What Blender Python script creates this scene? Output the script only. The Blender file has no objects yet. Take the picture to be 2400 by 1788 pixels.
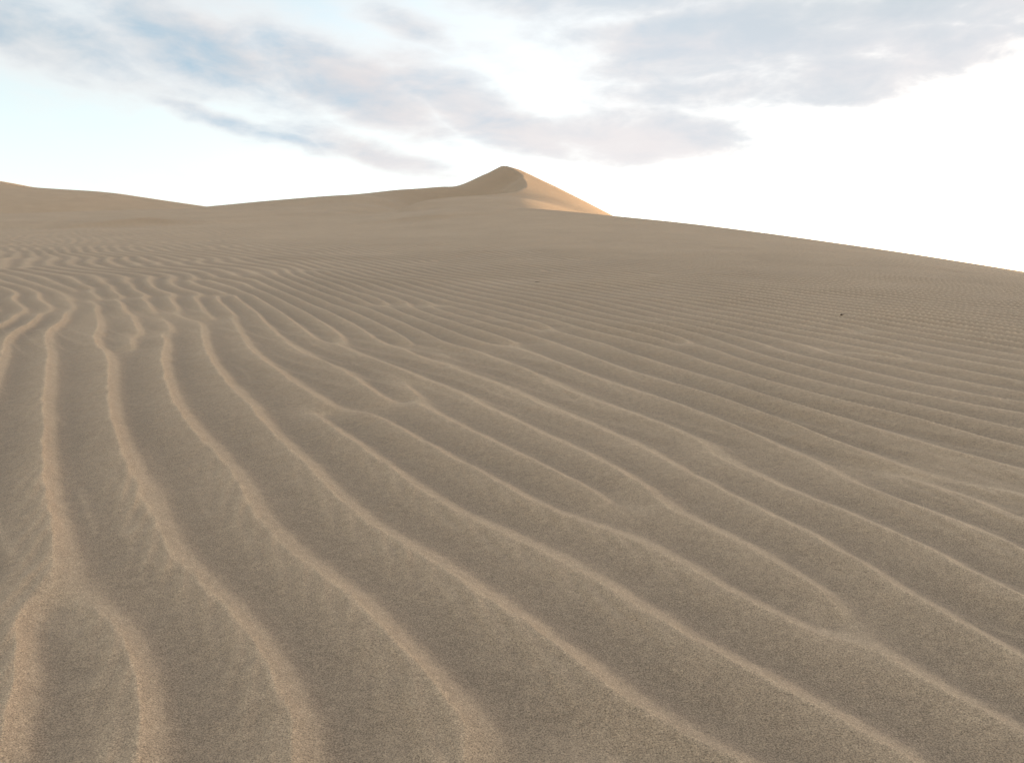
import bpy, math
import numpy as np

scene = bpy.context.scene
R = math.radians

# ------------------------------------------------------------------ camera
F = 1848.0                      # focal length of the photograph in its own pixels (2400 wide)
CX, CY = 1200.0, 894.0
EYE_V = 1.226                   # eye height above the sand, measured vertically
SLOPE = 0.2105                  # rise of the near slope per metre
cam_d = bpy.data.cameras.new("camera")
cam_d.sensor_width = 36.0
cam_d.sensor_fit = 'HORIZONTAL'
cam_d.lens = F / 2400.0 * 36.0
cam_d.clip_start = 0.05
cam_d.clip_end = 20000
cam = bpy.data.objects.new("camera", cam_d)
scene.collection.objects.link(cam)
cam.location = (0, 0, 0)
cam.rotation_euler = (R(90), 0, 0)      # level, looking along +Y
scene.camera = cam

# ------------------------------------------------------------------ light
SUN_AZ, SUN_EL = 54.0, 2.7              # degrees right of the view direction, above the horizon
EXPOSURE = 3.47
SKY_STRENGTH = 0.10
scene.view_settings.view_transform = 'Standard'
scene.view_settings.look = 'None'
scene.view_settings.exposure = EXPOSURE
scene.view_settings.gamma = 1.0
scene.view_settings.use_curve_mapping = False

sun_d = bpy.data.lights.new("sun", 'SUN')
sun_d.energy = 2.3
sun_d.angle = R(0.6)
sun_d.color = (1.0, 0.60, 0.27)
sun = bpy.data.objects.new("sun", sun_d)
scene.collection.objects.link(sun)
sun.rotation_euler = (R(90 - SUN_EL), 0, R(180 - SUN_AZ))
sun.location = (60, 40, 60)


class Nodes:
    """Small helper that adds and wires shader nodes."""
    def __init__(self, tree):
        self.t = tree
        self.n = tree.nodes
        self.l = tree.links

    def new(self, kind, **kw):
        nd = self.n.new(kind)
        for k, v in kw.items():
            setattr(nd, k, v)
        return nd

    def put(self, sock, v):
        if v is None:
            return
        if isinstance(v, bpy.types.NodeSocket):
            self.l.new(v, sock)
        else:
            sock.default_value = v

    def math(self, op, a, b=None, c=None, clamp=False):
        nd = self.new('ShaderNodeMath', operation=op, use_clamp=clamp)
        self.put(nd.inputs[0], a)
        self.put(nd.inputs[1], b)
        self.put(nd.inputs[2], c)
        return nd.outputs[0]

    def mix(self, f, a, b, blend='MIX'):
        nd = self.new('ShaderNodeMix', data_type='RGBA', blend_type=blend)
        self.put(nd.inputs[0], f)
        self.put(nd.inputs[6], a if isinstance(a, bpy.types.NodeSocket) else (*a, 1))
        self.put(nd.inputs[7], b if isinstance(b, bpy.types.NodeSocket) else (*b, 1))
        return nd.outputs[2]

    def ramp(self, x, lo, hi, a=0.0, b=1.0, smooth=True):
        nd = self.new('ShaderNodeMapRange')
        nd.interpolation_type = 'SMOOTHSTEP' if smooth else 'LINEAR'
        self.put(nd.inputs[0], x)
        for i, v in enumerate((lo, hi, a, b)):
            self.put(nd.inputs[1 + i], v)
        return nd.outputs[0]

    def noise(self, vec, scale, detail=4.0, rough=0.55, dist=0.0):
        nd = self.new('ShaderNodeTexNoise')
        self.put(nd.inputs['Vector'], vec)
        nd.inputs['Scale'].default_value = scale
        nd.inputs['Detail'].default_value = detail
        nd.inputs['Roughness'].default_value = rough
        nd.inputs['Distortion'].default_value = dist
        return nd


# ------------------------------------------------------------------ sky and clouds
world = bpy.data.worlds.new("World")
scene.world = world
world.use_nodes = True
world.node_tree.nodes.clear()
W = Nodes(world.node_tree)
sky = W.new('ShaderNodeTexSky', sky_type='NISHITA')
sky.sun_disc = False
sky.sun_elevation = R(SUN_EL)
sky.sun_rotation = R(SUN_AZ)
sky.altitude = 0
sky.air_density = 1.0
sky.dust_density = 2.6
sky.ozone_density = 1.0

geo = W.new('ShaderNodeTexCoord')
sep = W.new('ShaderNodeSeparateXYZ')
W.l.new(geo.outputs['Generated'], sep.inputs[0])
dx, dy, dz = sep.outputs
az = W.math('ARCTAN2', dx, dy)
el = W.math('ARCSINE', dz)

# streaky noise: stretched along the drift direction of the clouds
mp = W.new('ShaderNodeMapping')
mp.vector_type = 'POINT'
W.l.new(geo.outputs['Generated'], mp.inputs[0])
mp.inputs['Rotation'].default_value = (0, R(-16), 0)
mp.inputs['Scale'].default_value = (0.42, 0.8, 1.25)
mp.inputs['Location'].default_value = (3.1, 1.7, 0.4)
n_big = W.noise(mp.outputs[0], 9.0, 6.0, 0.58, 0.25).outputs[0]
n_fine = W.noise(mp.outputs[0], 26.0, 5.0, 0.6, 0.3).outputs[0]
n_warp = W.noise(mp.outputs[0], 7.0, 4.0, 0.55)
ws = W.new('ShaderNodeSeparateColor')
W.l.new(n_warp.outputs['Color'], ws.inputs[0])
azw = W.math('ADD', az, W.math('MULTIPLY', W.math('SUBTRACT', ws.outputs[0], 0.5), 0.16))
elw = W.math('ADD', el, W.math('MULTIPLY', W.math('SUBTRACT', ws.outputs[1], 0.5), 0.075))


def ang(px, py):
    t, s = (px - CX) / F, (CY - py) / F
    a = math.atan(t)
    return a, math.atan(s * math.cos(a))


# cloud banks: centre, half length, half thickness (photo pixels), tilt in degrees, weight
BANKS = [
    (60, 70, 330, 75, 6, 1.0), (420, 100, 330, 85, 14, 1.0), (800, 205, 360, 70, 18, 1.0),
    (1150, 270, 330, 62, 16, 1.0), (1500, 310, 390, 72, 4, 0.95), (1330, 160, 160, 60, 10, 0.6),
    (560, 285, 330, 30, 12, 0.74), (860, 345, 300, 42, 10, 0.86), (2080, 110, 280, 70, 5, 0.95),
    (960, 90, 240, 50, 28, 0.60), (1180, 175, 180, 50, 22, 0.60),
    (1650, 110, 420, 110, 0, 1.0), (1560, 225, 300, 70, 6, 0.75), (1980, 200, 330, 75, -6, 1.0), (1760, 215, 300, 80, 0, 0.85),
    (2200, 20, 420, 70, 3, 1.0), (1500, -10, 420, 60, 0, 0.8), (2330, 210, 120, 40, 20, 0.35),
    (1000, -60, 1500, 50, 0, 0.5),
]
lay = None
for (px, py, a, b, tilt, w) in BANKS:
    a0, e0 = ang(px, py)
    c, s = math.cos(R(tilt)), math.sin(R(tilt))
    da = W.math('SUBTRACT', azw, a0)
    de = W.math('SUBTRACT', elw, e0)
    # along = da*c - de*s ; across = da*s + de*c   (tilt > 0 falls to the right)
    al = W.math('ADD', W.math('MULTIPLY', da, c), W.math('MULTIPLY', de, -s))
    ac = W.math('ADD', W.math('MULTIPLY', da, s), W.math('MULTIPLY', de, c))
    al = W.math('DIVIDE', al, a / F * 1.0)
    ac = W.math('DIVIDE', ac, b / F * 1.05)
    r2 = W.math('ADD', W.math('MULTIPLY', al, al), W.math('MULTIPLY', ac, ac))
    g = W.math('MULTIPLY', W.math('POWER', 2.718, W.math('MULTIPLY', r2, -0.8)), w)
    lay = g if lay is None else W.math('MAXIMUM', lay, g)
# above the frame the broken cloud goes on
above = W.math('MULTIPLY', W.ramp(el, 0.47, 0.62), 0.55)
lay = W.math('MAXIMUM', lay, above)
dens = W.math('ADD', lay, W.math('MULTIPLY', W.math('SUBTRACT', n_big, 0.5), 1.35))
dens = W.math('ADD', dens, W.math('MULTIPLY', W.math('SUBTRACT', n_fine, 0.5), 0.55))
cover = W.ramp(dens, 0.02, 0.80)
thick = W.ramp(dens, 0.22, 1.10)

# lit and shaded cloud colours (already divided by the exposure)
K = 1.0 / (2 ** EXPOSURE) / SKY_STRENGTH
def cl(r, g, b):
    return (r * K, g * K, b * K)
sv = W.new('ShaderNodeVectorMath', operation='DOT_PRODUCT')
W.l.new(geo.outputs['Generated'], sv.inputs[0])
sv.inputs[1].default_value = (math.sin(R(SUN_AZ)) * math.cos(R(SUN_EL)), math.cos(R(SUN_AZ)) * math.cos(R(SUN_EL)), math.sin(R(SUN_EL)))
sunward = W.ramp(sv.outputs['Value'], -0.8, 0.95, 0.48, 1.0)      # clouds pass more light towards the sun
n_tint = W.noise(mp.outputs[0], 6.0, 4.0, 0.55).outputs[0]
warm = W.mix(W.ramp(az, -0.55, -0.25), cl(0.86, 0.94, 1.0), cl(0.90, 0.86, 0.865))
cool = W.mix(W.ramp(az, -0.6, 0.5), cl(0.47, 0.72, 0.91), cl(0.70, 0.74, 0.79))
tf = W.math('ADD', n_tint, W.math('MULTIPLY', W.math('SUBTRACT', n_fine, 0.5), 0.35))
tf = W.math('ADD', tf, W.ramp(el, 0.36, 0.46, 0.0, 0.12))
tint = W.mix(W.ramp(tf, 0.36, 0.66), warm, cool)
tint = W.mix(W.math('MULTIPLY', W.ramp(el, 0.37, 0.45), W.ramp(az, 0.20, 0.50)), tint, cl(0.50, 0.61, 0.68))
tint = W.mix(1.0, tint, sunward, 'MULTIPLY')
bright = W.mix(thick, cl(0.95, 0.93, 0.92), tint)
bw = W.new('ShaderNodeRGBToBW')
W.l.new(sky.outputs[0], bw.inputs[0])
grey = W.new('ShaderNodeCombineColor')
for k_, g_ in enumerate((0.98, 1.02, 1.03)):
    W.l.new(W.math('MULTIPLY', bw.outputs[0], g_), grey.inputs[k_])
veil = W.mix(0.45, sky.outputs[0], grey.outputs[0])       # thin high veil over the whole sky
skycol = W.mix(cover, veil, bright)
bg = W.new('ShaderNodeBackground')
W.l.new(skycol, bg.inputs[0])
bg.inputs[1].default_value = SKY_STRENGTH
wo = W.new('ShaderNodeOutputWorld')
W.l.new(bg.outputs[0], wo.inputs[0])

# ------------------------------------------------------------------ terrain
rng = np.random.default_rng(7)


def world_pt(px, py, Y):
    """Point seen at a photo pixel, at forward distance Y."""
    return ((px - CX) / F * Y, Y, (CY - py) / F * Y)


class TPS:
    """Thin-plate spline surface through scattered points."""
    def __init__(self, pts, smooth=0.0):
        P = np.array(pts, float)
        self.c = P[:, :2]
        n = len(P)
        K_ = self.k(np.linalg.norm(self.c[:, None] - self.c[None], axis=2)) + np.eye(n) * smooth
        A = np.zeros((n + 3, n + 3))
        A[:n, :n] = K_
        A[:n, n] = 1
        A[:n, n + 1:] = self.c
        A[n:, :n] = A[:n, n:].T
        b = np.zeros(n + 3)
        b[:n] = P[:, 2]
        self.w = np.linalg.lstsq(A, b, rcond=None)[0]

    @staticmethod
    def k(r):
        return np.where(r > 1e-9, r * r * np.log(np.maximum(r, 1e-9)), 0.0)

    def __call__(self, X, Y):
        out = self.w[-3] + self.w[-2] * X + self.w[-1] * Y
        for (cx, cy), w in zip(self.c, self.w[:-3]):
            out = out + w * self.k(np.hypot(X - cx, Y - cy))
        return out


def smin(a, b, k):
    h = np.clip(0.5 + 0.5 * (b - a) / k, 0, 1)
    return b + (a - b) * h - k * h * (1 - h)


def smax(a, b, k):
    return -smin(-a, -b, k)


# crest of the near slope: photo x, photo y, distance
NR = np.array([(-1800, 560, 46), (-900, 520, 54), (0, 500, 60), (300, 491, 62), (480, 487, 63), (620, 494, 62), (760, 503, 59),
               (900, 502, 55), (1050, 490, 52), (1200, 484.5, 50), (1330, 494, 47), (1440, 506.5, 44),
               (1600, 521, 40), (1800, 545, 35), (2100, 589, 28.5), (2400, 636, 23), (2800, 700, 19),
               (3400, 800, 16), (4600, 980, 14)], float)

_px = np.arange(-1800, 4601, 20.0)
_k = np.hanning(17) / np.hanning(17).sum()
NR = np.stack([_px[8:-8]] + [np.convolve(np.interp(_px, NR[:, 0], NR[:, c]), _k, 'valid') for c in (1, 2)], 1)


def near_height(X, Y):
    Yp = np.maximum(Y, 4.0)
    px = np.clip(CX + F * X / Yp, NR[0, 0], NR[-1, 0])
    yr = np.interp(px, NR[:, 0], NR[:, 2])
    sr = (CY - np.interp(px, NR[:, 0], NR[:, 1])) / F
    zr = sr * yr
    plane = -EYE_V + SLOPE * Y
    d = zr - (-EYE_V + SLOPE * yr)
    q = np.clip(Y / yr, 0, 1.6)
    up = plane + d * q ** 3
    k = 0.006 * yr
    down = zr + 0.25 * k - 0.16 * (Y - yr)
    return smin(up, down, k)


CREST = [(1178, 388, 92), (1205, 398, 89), (1224, 414, 85), (1232, 428, 81), (1226, 441, 76), (1205, 449, 72.5), (1170, 453, 70), (1125, 457, 68),
         (1080, 460, 66), (1040, 463.5, 64), (1000, 469, 62), (965, 479, 59.5), (930, 494, 57), (880, 510, 54)]
lee = [world_pt(*c) for c in CREST]
lee += [world_pt(*p) for p in [
    (-700, 560, 75), (0, 530, 74), (300, 503, 74), (480, 484, 75), (600, 473.5, 78), (700, 466, 80), (800, 458, 82), (950, 446, 86), (1040, 438, 89), (1087, 433, 90.5), (1130, 411, 91.5),
    (1095, 429, 90.7), (1110, 421.5, 91), (1150, 402, 92), (1165, 394, 92),
    (1180, 415, 88), (1180, 461, 82), (1180, 481, 77), (1130, 453.5, 86), (1130, 503, 80), (1130, 505, 75),
    (1087, 466, 86), (1087, 513, 80), (1087, 509, 73), (1000, 471, 84), (1000, 510, 77), (1000, 512, 69), (1210, 424, 86), (1212, 446, 80),
    (900, 470, 77), (900, 487, 69), (900, 507, 62), (900, 508, 58), (850, 480, 70), (850, 494, 60.5), (850, 513, 55),
    (780, 494, 61.5), (780, 508, 56.5), (780, 478, 71), (700, 480, 71), (700, 497, 62), (480, 500, 64), (600, 486, 70),
    (300, 600, 95), (480, 590, 95), (700, 580, 98), (950, 570, 103), (1087, 560, 105), (1178, 520, 108), (1300, 520, 108)]]
for (px, py, Y), (ox, oy) in zip(CREST, [(7, 0), (7, -1), (8, -1), (8, -1), (7, -5), (5, -7), (3, -8), (1, -8), (0, -8), (0, -8), (0, -8), (0, -8), (0, -7), (0, -6)]):
    x, y, z = world_pt(px, py, Y)
    lee.append((x + ox, y + oy, z + 3.6))
wind = [world_pt(*c) for c in CREST]
wind += [world_pt(*p) for p in [
    (1215, 397, 91.5), (1250, 412.5, 90), (1300, 436, 88), (1370, 471, 85), (1440, 507.5, 82), (1520, 550, 79), (1640, 600, 76),
    (1300, 505, 56), (1400, 500, 73), (1440, 540, 64), (1200, 462, 66), (1200, 474, 60), (1120, 466, 62),
    (1200, 500, 50), (1100, 500, 48), (1000, 505, 47), (900, 530, 44), (760, 560, 44), (1400, 550, 52), (1550, 600, 58),
    (1178, 540, 108), (1300, 570, 104), (1440, 630, 100)]]
for (px, py, Y), (ox, oy) in zip(CREST[:11], [(-6, 0), (-6, 1), (-7, 1), (-7, 1), (-6, 4), (-4, 6), (-3, 7), (-1, 7), (0, 7), (0, 7), (0, 7)]):
    x, y, z = world_pt(px, py, Y)
    wind.append((x + ox, y + oy, z + 3.6))
LEE, WIND = TPS(lee), TPS(wind)


def peak_height(X, Y):
    return smin(WIND(X, Y), LEE(X, Y), 0.10)


def base_height(X, Y):
    z = near_height(X, Y)
    m = (Y > 36) & (Y < 128) & (X > -75) & (X < 60)
    if m.any():
        Xm, Ym = X[m], Y[m]
        p = peak_height(Xm, Ym)
        fade = np.clip((Ym - 40) / 6, 0, 1)
        p = p * fade + (z[m] - 1.5) * (1 - fade)
        z[m] = smax(z[m], p, 0.5)
    return z


# ---- wind ripples: self-organised stripes with forks, made by repeated band-pass filtering of noise
LAM = 0.285
AZC = R(-26.0)                                   # direction the crests run to
KV = np.array([math.cos(AZC), -math.sin(AZC)]) * 2 * math.pi / LAM   # points across the crests, to the right

def sstep(x, a, b):
    t = np.clip((x - a) / (b - a), 0, 1)
    return t * t * (3 - 2 * t)


# crests of the nearest ripples as they lie on the slope: (column of the survey, row of the survey) in six map tiles
TILES = {'A': (0, 600), 'B': (800, 600), 'C': (1600, 600), 'D': (0, 1188), 'E': (800, 1188), 'F': (1600, 1188)}
TRACES = """
A 370,270 440,370 440,430 350,480 310,550 290,680 280,760 260,900 255,1050 255,1250 245,1400 250,1500 280,1619
D 330,150 390,380 480,490 580,590 700,720 760,850 810,980 860,1100 930,1300 970,1450 990,1640
D 40,560 40,680 90,850 130,1000 130,1200 110,1400 80,1650
A 200,340 240,400 190,470 100,530 0,590
A 340,100 430,180 550,250 640,320 680,400 650,470 620,530 660,600 700,700 700,820 700,1000 720,1150 790,1320 850,1450 920,1600
D 960,70 1000,180 1080,270 1170,400 1280,500 1400,640 1550,790 1600,870 1690,1000 1750,1120 1820,1200 1870,1300 1900,1450 1920,1640
A 600,170 720,230 830,320 890,400 880,470 980,520 1050,560 1055,690 1060,800 1100,950 1150,1050 1230,1150 1330,1210 1450,1330 1560,1450 1600,1600
D 1600,0 1650,80 1780,220 1900,310 2000,400 2100,470 2170,530
E 30,560 170,700 280,800 350,900 430,1030 480,1100 620,1170 740,1220 830,1270 930,1360 1020,1460 1080,1560 1110,1650
A 1060,350 1250,480 1300,620 1380,740 1500,880 1640,1000 1750,1080 1780,1180 1900,1300 2030,1400 2120,1500 2200,1600
E 0,0 130,90 250,140 340,210 450,260 540,330 650,390 760,460 850,540 930,620 1040,670 1150,740 1250,830 1340,900 1400,980 1530,1010 1590,1060 1640,1160 1710,1280 1750,1400 1850,1520 1920,1620
A 1100,335 1280,360 1450,430 1550,560 1650,660 1760,740 1880,830 2000,900 2130,980 2203,1010
A 1600,390 1720,480 1850,580 2000,660 2200,750
A 1920,1010 2050,1070 2203,1160
B 0,1160 120,1240 230,1320 330,1400 450,1480 560,1560 680,1640
E 760,30 880,80 1000,150 1100,200 1250,240 1330,290 1480,320 1560,370 1650,450 1750,550 1850,600 1950,660 2080,720 2203,780
F 0,800 120,880 250,960 380,1040 520,1120 680,1180 800,1220 900,1280 1030,1360 1150,1430 1280,1530 1380,1600 1450,1652
B 0,1010 130,1030 250,1070 370,1130 480,1200 600,1260 740,1340 880,1400 1020,1480 1150,1540 1280,1610
E 1330,0 1450,30 1600,100 1750,150 1850,190 2000,260 2203,350
F 0,360 120,420 240,500 350,570 450,600 560,670 700,740 850,810 950,870 1050,920 1150,965 1280,980 1380,1010 1430,1050
B 0,740 100,810 220,890 330,930 480,980 600,1030 730,1090 870,1150 1000,1220 1130,1280 1270,1340 1400,1400 1530,1460 1660,1540 1800,1610
E 1880,0 2000,60 2130,130
B 420,740 540,800 680,860 800,920 930,980 1050,1040 1180,1100 1300,1160 1450,1230 1580,1290 1700,1340 1800,1400 1920,1480 2050,1560 2150,1640
F 0,50 100,90 220,140 330,190 430,250 560,330 700,400 830,490 950,570 1080,660 1200,760 1320,850 1420,930 1500,1000 1580,1110 1700,1200 1850,1290 2000,1380 2203,1480
F 480,0 600,60 720,120 850,180 960,260 1080,330 1200,410 1300,490 1400,560 1520,620 1660,700 1800,780 1950,860 2100,940 2203,1000
F 1000,10 1110,70 1230,120 1350,190 1500,250 1650,320 1800,410 1950,470 2080,560 2203,620
F 1560,0 1700,50 1850,110 2000,190 2203,280
F 0,1460 100,1530 200,1600 260,1652
E 1770,1100 1850,1170 1900,1240 2000,1320 2100,1390 2203,1460
E 1470,1430 1530,1540 1600,1652
B 0,600 100,640 250,690 330,720 420,745
B 340,800 480,880 620,980
B 400,610 520,670 600,690 720,760 850,810 970,840 1100,890 1180,920 1280,970 1400,1000 1540,1060 1680,1130 1830,1180 1950,1240 2070,1310 2203,1390
B 640,680 760,730 880,780 1000,820 1120,860 1230,890 1300,950
B 0,420 100,480 250,570 400,600
B 500,490 560,540 680,580 820,610 920,650 1050,690 1180,730 1300,800 1450,870 1600,930 1720,990 1850,1010 2000,1060 2090,1110 2203,1150
B 0,170 100,190 220,260 330,340 450,410 560,450 700,510 850,550 1000,570
B 900,560 1050,580 1200,620 1350,690 1500,740 1650,790 1800,840 2000,910 2203,980
B 1150,510 1300,550 1450,600 1600,660 1750,720 1900,770 2050,810 2203,850
B 1640,540 1720,600 1850,650 2000,690 2203,750
B 550,290 700,370 850,430 1000,470 1100,490 1250,530 1330,550
C 0,1380 120,1440 300,1520 430,1600 500,1650
C 0,1250 150,1290 300,1360 450,1430 600,1510 750,1570 900,1600 1000,1640
C 0,960 130,1030 300,1090 450,1150 600,1220 750,1280 880,1330 980,1370 1080,1440 1200,1500 1300,1560 1420,1610
C 1050,1310 1150,1350 1300,1400 1450,1450 1600,1490 1750,1530 1900,1570 2050,1620
C 0,850 150,900 320,960 480,1030 620,1090 800,1150 950,1220 1100,1260 1250,1290 1400,1330 1550,1380 1700,1430 1900,1480 2203,1560
C 0,740 150,790 300,850 450,910 600,960 750,1010 900,1040 1050,1090 1180,1120 1300,1190 1450,1230 1600,1280 1700,1330 1780,1370 1900,1400 2203,1450
C 1250,1080 1350,1150 1500,1190 1650,1230 1800,1280 2000,1340 2203,1420
C 0,640 130,700 300,740 500,810 650,860 800,910 1000,960 1150,980 1300,1030 1450,1050 1600,1100 1750,1130 1900,1170 2050,1220 2203,1250
C 0,540 100,590 250,630 400,690 550,740 700,780 850,820 1000,860 1150,890 1300,930 1450,970 1600,1000 1800,1060 2000,1110 2203,1150
"""
GX0, GY0, GH, GNX, GNY = -34.0, -4.0, 0.06, 1152, 900


def near_field():
    """Stripe field and its weight near the surveyed crests."""
    xs = GX0 + np.arange(GNX) * GH
    ys = GY0 + np.arange(GNY) * GH
    best = np.full((GNY, GNX), 9.0)
    for ln in TRACES.strip().splitlines():
        t, *pts = ln.split()
        ox, oy = TILES[t]
        p = np.array([[float(v) for v in q.split(',')] for q in pts]) / 2.754 + (ox, oy)
        s = (CY - p[:, 1]) / F
        Y = (EYE_V - 0.018) / (SLOPE - s)
        X = (p[:, 0] - CX) / F * Y
        q = []
        for i in range(len(X) - 1):
            n = max(2, int(math.hypot(X[i + 1] - X[i], Y[i + 1] - Y[i]) / 0.03))
            for k in np.linspace(0, 1, n, endpoint=False):
                q.append((X[i] + (X[i + 1] - X[i]) * k, Y[i] + (Y[i + 1] - Y[i]) * k))
        for (x, y) in q:
            i, j = int((x - GX0) / GH), int((y - GY0) / GH)
            a, b, c, d = max(i - 5, 0), min(i + 6, GNX), max(j - 5, 0), min(j + 6, GNY)
            if a >= b or c >= d:
                continue
            r = np.hypot(xs[None, a:b] - x, ys[c:d, None] - y)
            best[c:d, a:b] = np.minimum(best[c:d, a:b], r)
    w = np.exp(-(best / (0.5 * LAM)) ** 2)
    X, Y = np.meshgrid(xs, ys)
    reach = (1 - sstep(Y, 6.5, 9.5)) * (1 - sstep(np.abs(X), 4.5, 6.5))
    wide = band(GNX, GNY, GH, KV * 0.84, 0.42, R(24))
    return np.cos(np.minimum(best / LAM, 0.5) * 2 * np.pi), w, wide, reach



def band(nx, ny, h, kv, sr, sa):
    kx = np.fft.fftfreq(nx, h) * 2 * np.pi
    ky = np.fft.fftfreq(ny, h) * 2 * np.pi
    KX, KY = np.meshgrid(kx, ky)
    k0 = math.hypot(*kv)
    kr = np.hypot(KX, KY)
    th = np.arctan2(KY, KX) - math.atan2(kv[1], kv[0])
    th = (th + np.pi) % (2 * np.pi) - np.pi
    return np.exp(-((kr - k0) / (sr * k0)) ** 2 - (th / sa) ** 2)


def stripes(x0, y0, nx, ny, h, kv, sr, sa, iters, seed, near=None):
    """near = (stripe field, weight, wide filter, where the wide filter rules)"""
    u = np.random.default_rng(seed).standard_normal((ny, nx))
    H = band(nx, ny, h, kv, sr, sa)
    for i in range(iters + 1):
        U = np.fft.fft2(u)
        a = np.fft.ifft2(U * H) * 2
        a /= np.abs(a).mean()
        if near is not None:
            b = np.fft.ifft2(U * near[2]) * 2
            b /= np.abs(b).mean()
            a = a * (1 - near[3]) + b * near[3]
        if i < iters:
            u = np.tanh(2.0 * a.real)
            if near is not None:
                u = u * (1 - near[1]) + near[0] * near[1]
    xs = x0 + np.arange(nx) * h
    ys = y0 + np.arange(ny) * h
    env = a * np.exp(-1j * (kv[0] * xs[None] + kv[1] * ys[:, None]))
    return dict(x0=x0, y0=y0, h=h, env=env, kv=kv)


def bilin(g, fx, fy):
    ny, nx = g.shape
    ix, iy = np.floor(fx).astype(int), np.floor(fy).astype(int)
    ax, ay = fx - ix, fy - iy
    ix0, ix1, iy0, iy1 = ix % nx, (ix + 1) % nx, iy % ny, (iy + 1) % ny
    return (g[iy0, ix0] * (1 - ax) + g[iy0, ix1] * ax) * (1 - ay) + (g[iy1, ix0] * (1 - ax) + g[iy1, ix1] * ax) * ay


def sample(st, X, Y):
    e = bilin(st['env'], (X - st['x0']) / st['h'], (Y - st['y0']) / st['h'])
    kv = st['kv']
    ph = kv[0] * X + kv[1] * Y + np.angle(e)
    return (ph / (2 * np.pi)) % 1.0, np.abs(e)


def lownoise(nx, ny, h, scale, seed):
    r = np.random.default_rng(seed)
    kx = np.fft.fftfreq(nx, h) * 2 * np.pi
    ky = np.fft.fftfreq(ny, h) * 2 * np.pi
    KX, KY = np.meshgrid(kx, ky)
    g = np.fft.ifft2(np.fft.fft2(r.standard_normal((ny, nx))) * np.exp(-(KX ** 2 + KY ** 2) * (scale / 2.5) ** 2)).real
    return g / g.std()


main = stripes(GX0, GY0, GNX, GNY, GH, KV, 0.18, R(13), 9, 11, near_field())
KV2 = np.array([math.cos(AZC - R(9)), -math.sin(AZC - R(9))]) * 2 * math.pi / 0.15
small = stripes(-12, -1, 720, 600, 0.035, KV2, 0.25, R(18), 6, 5)
KV3 = np.array([math.cos(AZC + R(10)), -math.sin(AZC + R(10))]) * 2 * math.pi / 0.075
ribs = stripes(-5, 0, 720, 512, 0.015, KV3, 0.35, R(24), 3, 6)
ragged = lownoise(1024, 1024, 0.02, 0.085, 31)
clump = lownoise(1024, 1024, 0.02, 0.05, 32)
warp1 = lownoise(576, 450, 0.12, 1.6, 21)
warp2 = lownoise(576, 450, 0.12, 0.7, 22)
patch = lownoise(576, 450, 0.12, 0.9, 23)
broad = lownoise(576, 450, 0.12, 3.5, 24)
wide_swell = lownoise(576, 450, 0.12, 7.0, 25)


def low(g, X, Y):
    return bilin(g, (X - GX0) / 0.12, (Y - GY0) / 0.12)


def profile(ph, p=0.66):
    q = np.clip(ph / p, 0, 1)
    up = 0.45 * (0.5 - 0.5 * np.cos(np.pi * q)) + 0.55 * q ** 1.5
    q2 = np.clip((ph - p) / (1 - p), 0, 1)
    dn = (1 - q2) ** 1.5
    return np.where(ph < p, up, dn)


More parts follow.
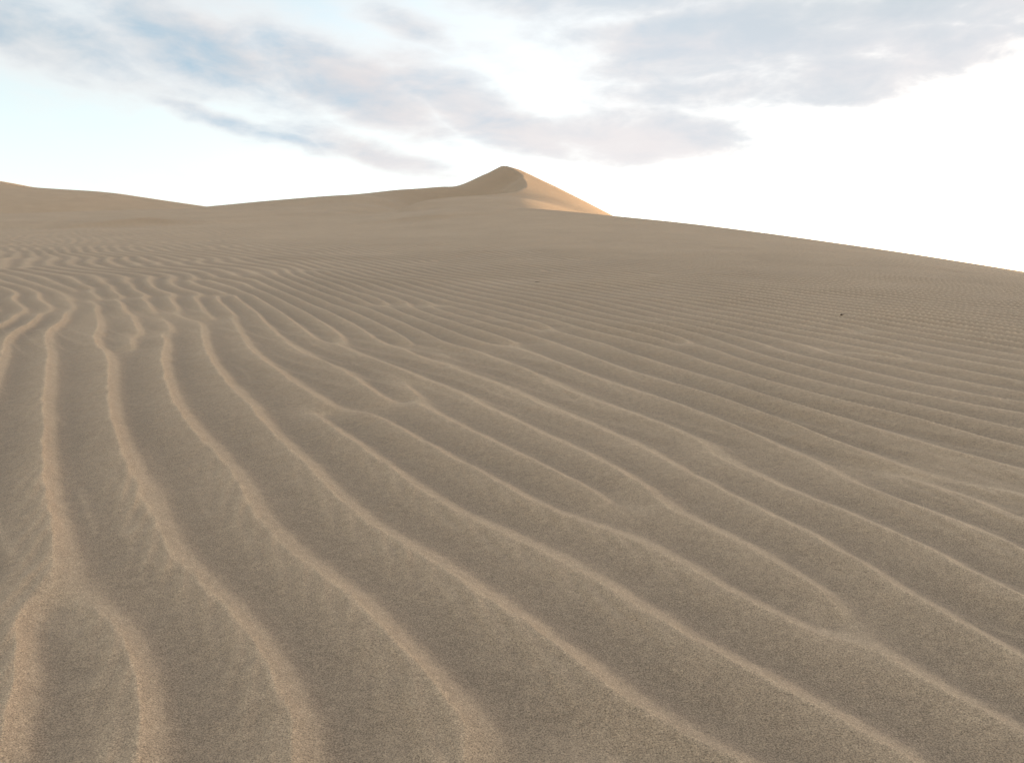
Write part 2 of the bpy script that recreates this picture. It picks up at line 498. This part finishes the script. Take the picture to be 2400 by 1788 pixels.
def ripples(X, Y):
    """Height of the ripples and share of coarse dark grains, less a painted crest glow."""
    left = sstep(-X - 0.28 * Y, -1.0, 2.5)
    far_on = sstep(Y, 6, 10)
    w = (low(warp1, X, Y) * (0.04 + 0.05 * left) + low(warp2, X, Y) * (0.012 + 0.014 * left)) * far_on
    w = w + 0.36 * sstep(Y, 5.5, 18) * np.maximum(-X - 3.0 - 0.12 * Y, 0)
    rag = bilin(ragged, X / 0.02, Y / 0.02)
    clm = bilin(clump, X / 0.02, Y / 0.02)
    near = 1 - sstep(Y, 7, 14)
    w = w + (0.0035 * rag + 0.002 * clm) * near
    ph, am = sample(main, X + w, Y)
    ph = (ph + 0.66) % 1.0
    amp = np.tanh(2.4 * am)
    vary = 1 + 0.22 * low(warp2, X, Y)
    yr = np.interp(np.clip(CX + F * X / np.maximum(Y, 4.0), NR[0, 0], NR[-1, 0]), NR[:, 0], NR[:, 2])
    fade = (1 - sstep(Y, 24, 54)) * (1 - sstep(Y / yr, 0.66, 0.97))
    soft = sstep(Y, 9, 18)                                  # far ripples are lower and rounder
    shape = profile(ph) * (1 - soft) + soft * (0.5 + 0.5 * np.cos(2 * np.pi * (ph - 0.62)))
    h = 0.036 * amp * vary * shape * fade * (1 - 0.2 * soft)
    # smaller ripples riding on the big ones in patches, and short ribs on the windward side below the crests
    ph2, am2 = sample(small, X + 0.6 * w, Y)
    pm = sstep(low(patch, X, Y) + 0.4 * left + 0.55 * np.exp(-((Y - 6.5) / 2.2) ** 2) + 0.45 * np.exp(-((Y - 2.3) / 1.0) ** 2), 0.4, 1.6) * fade * (1 - sstep(Y, 12, 20))
    h = h + 0.0055 * pm * np.tanh(am2) * profile(ph2, 0.62)
    ph3, am3 = sample(ribs, X, Y)
    rm = sstep(ph, 0.22, 0.45) * (1 - sstep(ph, 0.58, 0.67)) * sstep(low(patch, X + 7, Y + 5), -0.5, 0.8) * (1 - sstep(Y, 4, 8))
    h = h + 0.0045 * rm * np.tanh(am3) * np.sin(2 * np.pi * ph3)
    h = h + 0.006 * low(broad, X, Y) * fade + 0.018 * sstep(Y, 10, 45) * low(wide_swell, X, Y) + (0.0009 * rag + 0.0006 * clm) * near * (1 - sstep(ph, 0.6, 0.7))
    # fine pale sand lies on the lee side, coarse grains on the windward side
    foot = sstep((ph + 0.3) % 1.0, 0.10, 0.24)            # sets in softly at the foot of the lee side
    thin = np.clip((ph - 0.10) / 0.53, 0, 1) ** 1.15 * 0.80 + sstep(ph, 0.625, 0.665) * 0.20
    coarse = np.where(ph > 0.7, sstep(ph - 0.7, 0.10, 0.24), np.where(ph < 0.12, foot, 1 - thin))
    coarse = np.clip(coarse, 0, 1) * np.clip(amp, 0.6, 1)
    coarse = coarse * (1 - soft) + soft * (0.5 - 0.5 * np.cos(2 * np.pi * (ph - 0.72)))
    crest2 = pm * np.exp(-((ph2 - 0.64) / 0.10) ** 2) * 0.5 + 0.55 * rm * (0.5 + 0.5 * np.sin(2 * np.pi * ph3))
    brink_glow = 0.48 * np.exp(-((ph - 0.66) / 0.03) ** 2) * amp * (1 - soft) * (1 + 0.35 * clm * near)  # light catching the crest line, painted in as paler albedo
    coarse = coarse * (1 - crest2) - brink_glow
    mixd = 1 - sstep(Y, 11, 40)
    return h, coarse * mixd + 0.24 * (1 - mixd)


def grid_mesh(name, X, Y, Z, mat, attrs=None):
    ny, nx = X.shape
    co = np.stack([X, Y, Z], -1).reshape(-1, 3).astype(np.float32)
    i = np.arange(ny * nx, dtype=np.int32).reshape(ny, nx)
    q = np.stack([i[:-1, :-1], i[:-1, 1:], i[1:, 1:], i[1:, :-1]], -1).reshape(-1)
    nf = len(q) // 4
    me = bpy.data.meshes.new(name)
    me.vertices.add(len(co))
    me.vertices.foreach_set('co', co.ravel())
    me.loops.add(len(q))
    me.loops.foreach_set('vertex_index', q)
    me.polygons.add(nf)
    me.polygons.foreach_set('loop_start', np.arange(0, nf * 4, 4, dtype=np.int32))
    me.polygons.foreach_set('use_smooth', np.ones(nf, bool))
    me.update(calc_edges=True)
    for k, v in (attrs or {}).items():
        a = me.attributes.new(k, 'FLOAT', 'POINT')
        a.data.foreach_set('value', v.reshape(-1).astype(np.float32))
    me.materials.append(mat)
    ob = bpy.data.objects.new(name, me)
    scene.collection.objects.link(ob)
    return ob


# ------------------------------------------------------------------ sand
def sand_material(name, fine, dark, grains=True):
    m = bpy.data.materials.new(name)
    m.use_nodes = True
    S = Nodes(m.node_tree)
    bsdf = m.node_tree.nodes['Principled BSDF']
    tc = S.new('ShaderNodeTexCoord').outputs['Object']
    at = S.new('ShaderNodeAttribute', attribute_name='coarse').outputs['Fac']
    n1 = S.noise(tc, 9.0, 6.0, 0.65).outputs[0]
    n2 = S.noise(tc, 95.0, 4.0, 0.7).outputs[0]
    n3 = S.noise(tc, 280.0, 2.0, 0.6).outputs[0]
    n4 = S.noise(tc, 0.35, 4.0, 0.6).outputs[0]
    f = S.math('ADD', at, S.math('MULTIPLY', S.math('SUBTRACT', n2, 0.5), 1.8))
    n5 = S.noise(tc, 34.0, 3.0, 0.65).outputs[0]
    f = S.math('ADD', f, S.math('MULTIPLY', S.math('SUBTRACT', n1, 0.5), 0.7))
    f = S.math('ADD', f, S.math('MULTIPLY', S.math('SUBTRACT', n5, 0.5), 1.7))
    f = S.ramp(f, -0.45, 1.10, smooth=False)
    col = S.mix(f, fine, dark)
    sp = S.math('MULTIPLY_ADD', S.math('SUBTRACT', n3, 0.5), 2.6, 1.0)
    sp2 = S.math('MULTIPLY_ADD', S.math('SUBTRACT', n2, 0.5), 1.0, 1.0)
    sp3 = S.math('MULTIPLY_ADD', S.math('SUBTRACT', n4, 0.5), 0.28, 1.0)
    sp = S.math('MULTIPLY', S.math('MULTIPLY', sp, sp2), sp3)
    cmb = S.new('ShaderNodeCombineColor')
    for k in range(3):
        S.l.new(sp, cmb.inputs[k])
    col = S.mix(1.0, col, cmb.outputs[0], 'MULTIPLY')
    S.l.new(col, bsdf.inputs['Base Color'])
    bsdf.inputs['Roughness'].default_value = 0.85
    bsdf.inputs['Specular IOR Level'].default_value = 0.25
    bsdf.inputs['Diffuse Roughness'].default_value = 0.6
    bp = S.new('ShaderNodeBump')
    bp.inputs['Strength'].default_value = 0.55
    bp.inputs['Distance'].default_value = 0.006
    hsum = S.math('ADD', S.math('MULTIPLY', n3, 0.35), n2)
    S.l.new(hsum, bp.inputs['Height'])
    S.l.new(bp.outputs[0], bsdf.inputs['Normal'])
    return m


sand = sand_material('rippled_sand', (0.455, 0.334, 0.228), (0.278, 0.203, 0.143))

# near slope with the peaked dune above it, fine grid
ys = [0.35]
while ys[-1] < 128:
    ys.append(ys[-1] + max(0.014, 0.0072 * ys[-1]))
ys = np.array(ys)
LEAN = 0.50                       # the columns of the grid lean with the crests
ts = np.linspace(-0.30, 1.30, 1500)
T, Yg = np.meshgrid(ts, ys)
Xg = T * (Yg + 3.0) - LEAN * Yg
Zg = base_height(Xg, Yg)
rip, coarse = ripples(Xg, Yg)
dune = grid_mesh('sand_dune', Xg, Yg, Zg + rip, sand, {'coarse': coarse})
dune['kind'] = 'structure'


def ground_z(x, y):
    X, Y = np.array([[x]], float), np.array([[y]], float)
    return float((base_height(X, Y) + ripples(X, Y)[0])[0, 0])


# far dune on the left
FC = np.array([(-1500, 440), (-900, 405), (-500, 392), (-200, 402), (0, 425), (45, 433), (85, 441), (130, 444), (180, 447), (230, 450), (280, 455), (340, 464),
               (400, 473), (480, 484.5), (560, 496), (700, 515), (900, 540), (1300, 580)], float)
fx = np.linspace(-1500, 1300, 360)
fy = np.interp(fx, FC[:, 0], FC[:, 1])
ker = np.hanning(7)
fy[3:-3] = np.convolve(fy, ker / ker.sum(), 'valid')
yd = np.linspace(-75, 130, 150)
FXg, YD = np.meshgrid(fx, yd)
FY = 150.0 + YD - (FXg - CX) / F * 30.0
XF = (FXg - CX) / F * (FY - YD)
crest = np.tile((CY - fy) / F, (150, 1)) * (FY - YD)
drop = np.where(YD < 0, -YD * 0.30 + 0.0016 * YD ** 2, YD * 0.30)
ZF = crest - np.sqrt(drop ** 2 + 0.16) + 0.4
far = grid_mesh('far_sand_dune', XF, FY, ZF, sand, {'coarse': np.full(XF.shape, 0.12)})
far['kind'] = 'structure'

# the rest of the slope beside and behind the photographer, coarse
gx = np.linspace(-160, 160, 240)
gy = np.linspace(-110, 125, 180)
GX, GY = np.meshgrid(gx, gy)
GZ = near_height(GX, GY) - 0.15
inside = (GY > 2.5) & (GX > -0.30 * (GY + 3) - LEAN * GY + 2.5) & (GX < 1.30 * (GY + 3) - LEAN * GY - 2.5)
GZ = np.where(inside, GZ - 4.0, GZ)
side = grid_mesh('dune_flank', GX, GY, GZ, sand, {'coarse': np.full(GX.shape, 0.4)})
side['kind'] = 'structure'

# desert floor to the horizon
ang_ = np.linspace(0, 2 * np.pi, 97)
rad = np.array([0.0, 60, 150, 300, 700, 1500, 3000, 6000])
A_, R_ = np.meshgrid(ang_, rad)
floor = grid_mesh('desert_ground', R_ * np.cos(-A_), R_ * np.sin(-A_), np.full(A_.shape, -9.0), sand, {'coarse': np.full(A_.shape, 0.3)})
floor['kind'] = 'structure'

# ------------------------------------------------------------------ scraps lying on the sand
def plain(name, col, rough=0.7):
    m = bpy.data.materials.new(name)
    m.use_nodes = True
    S = Nodes(m.node_tree)
    b = m.node_tree.nodes['Principled BSDF']
    n = S.noise(S.new('ShaderNodeTexCoord').outputs['Object'], 180.0, 3.0).outputs[0]
    S.l.new(S.mix(n, tuple(c * 0.6 for c in col), tuple(min(c * 1.4, 1) for c in col)), b.inputs['Base Color'])
    b.inputs['Roughness'].default_value = rough
    return m


def tube(name, pts, radii, mat, parent=None, loc=(0, 0, 0), sides=7):
    """A tapered, bent stem as one closed mesh."""
    P = np.array(pts, float)
    vs, fs = [], []
    for i, p in enumerate(P):
        d = P[min(i + 1, len(P) - 1)] - P[max(i - 1, 0)]
        d /= np.linalg.norm(d)
        a = np.cross(d, (0, 0, 1.0))
        a /= np.linalg.norm(a)
        b = np.cross(a, d)
        for k in range(sides):
            t = 2 * math.pi * k / sides
            vs.append(tuple(p + radii[i] * (math.cos(t) * a + math.sin(t) * b)))
    for i in range(len(P) - 1):
        for k in range(sides):
            k2 = (k + 1) % sides
            fs.append((i * sides + k, i * sides + k2, (i + 1) * sides + k2, (i + 1) * sides + k))
    fs.append(tuple(range(sides))[::-1])
    fs.append(tuple(range((len(P) - 1) * sides, len(P) * sides)))
    me = bpy.data.meshes.new(name)
    me.from_pydata(vs, [], fs)
    for p in me.polygons:
        p.use_smooth = len(p.vertices) == 4
    me.materials.append(mat)
    ob = bpy.data.objects.new(name, me)
    scene.collection.objects.link(ob)
    ob.location = loc
    ob.parent = parent
    return ob


def on_slope(px, py):
    """Where the sight line of the survey meets the sand."""
    Y = EYE_V / (SLOPE - (CY - py) / F)
    x = (px - CX) / F * Y
    return x, Y, ground_z(x, Y)


dark_bark = plain('dark_dry_bark', (0.06, 0.04, 0.027))
red_bark = plain('reddish_dry_stalk', (0.17, 0.085, 0.06))
x, y, z = on_slope(1973, 746)
pod = bpy.data.objects.new('seed_pod', None)
scene.collection.objects.link(pod)
pod.location = (x, y, z)
pod.scale = (0.8, 0.8, 0.8)
pod['label'] = 'tiny dark brown seed pod with reddish stalk lying on the rippled sand'
pod['category'] = 'seed pod'
tube('husk', [(-0.024, 0, 0.006), (-0.018, 0, 0.010), (-0.006, 0.001, 0.013), (0.006, 0.003, 0.012), (0.014, 0.004, 0.009)],
     [0.003, 0.009, 0.012, 0.009, 0.003], dark_bark, pod, sides=9)
tube('stalk', [(0.012, 0.004, 0.009), (0.022, 0.007, 0.014), (0.034, 0.012, 0.021), (0.046, 0.016, 0.020)], [0.0025, 0.003, 0.005, 0.004], red_bark, pod)
x, y, z = on_slope(1260, 667)
tw = tube('dry_twig', [(-0.045, 0, 0.012), (-0.02, 0.006, 0.016), (0.01, 0.004, 0.02), (0.05, 0.014, 0.024)], [0.003, 0.0042, 0.0042, 0.002], dark_bark, loc=(x, y, z))
tw['label'] = 'thin dark dry twig lying on fine ripples in the middle distance, below the peak'
tw['category'] = 'twig'
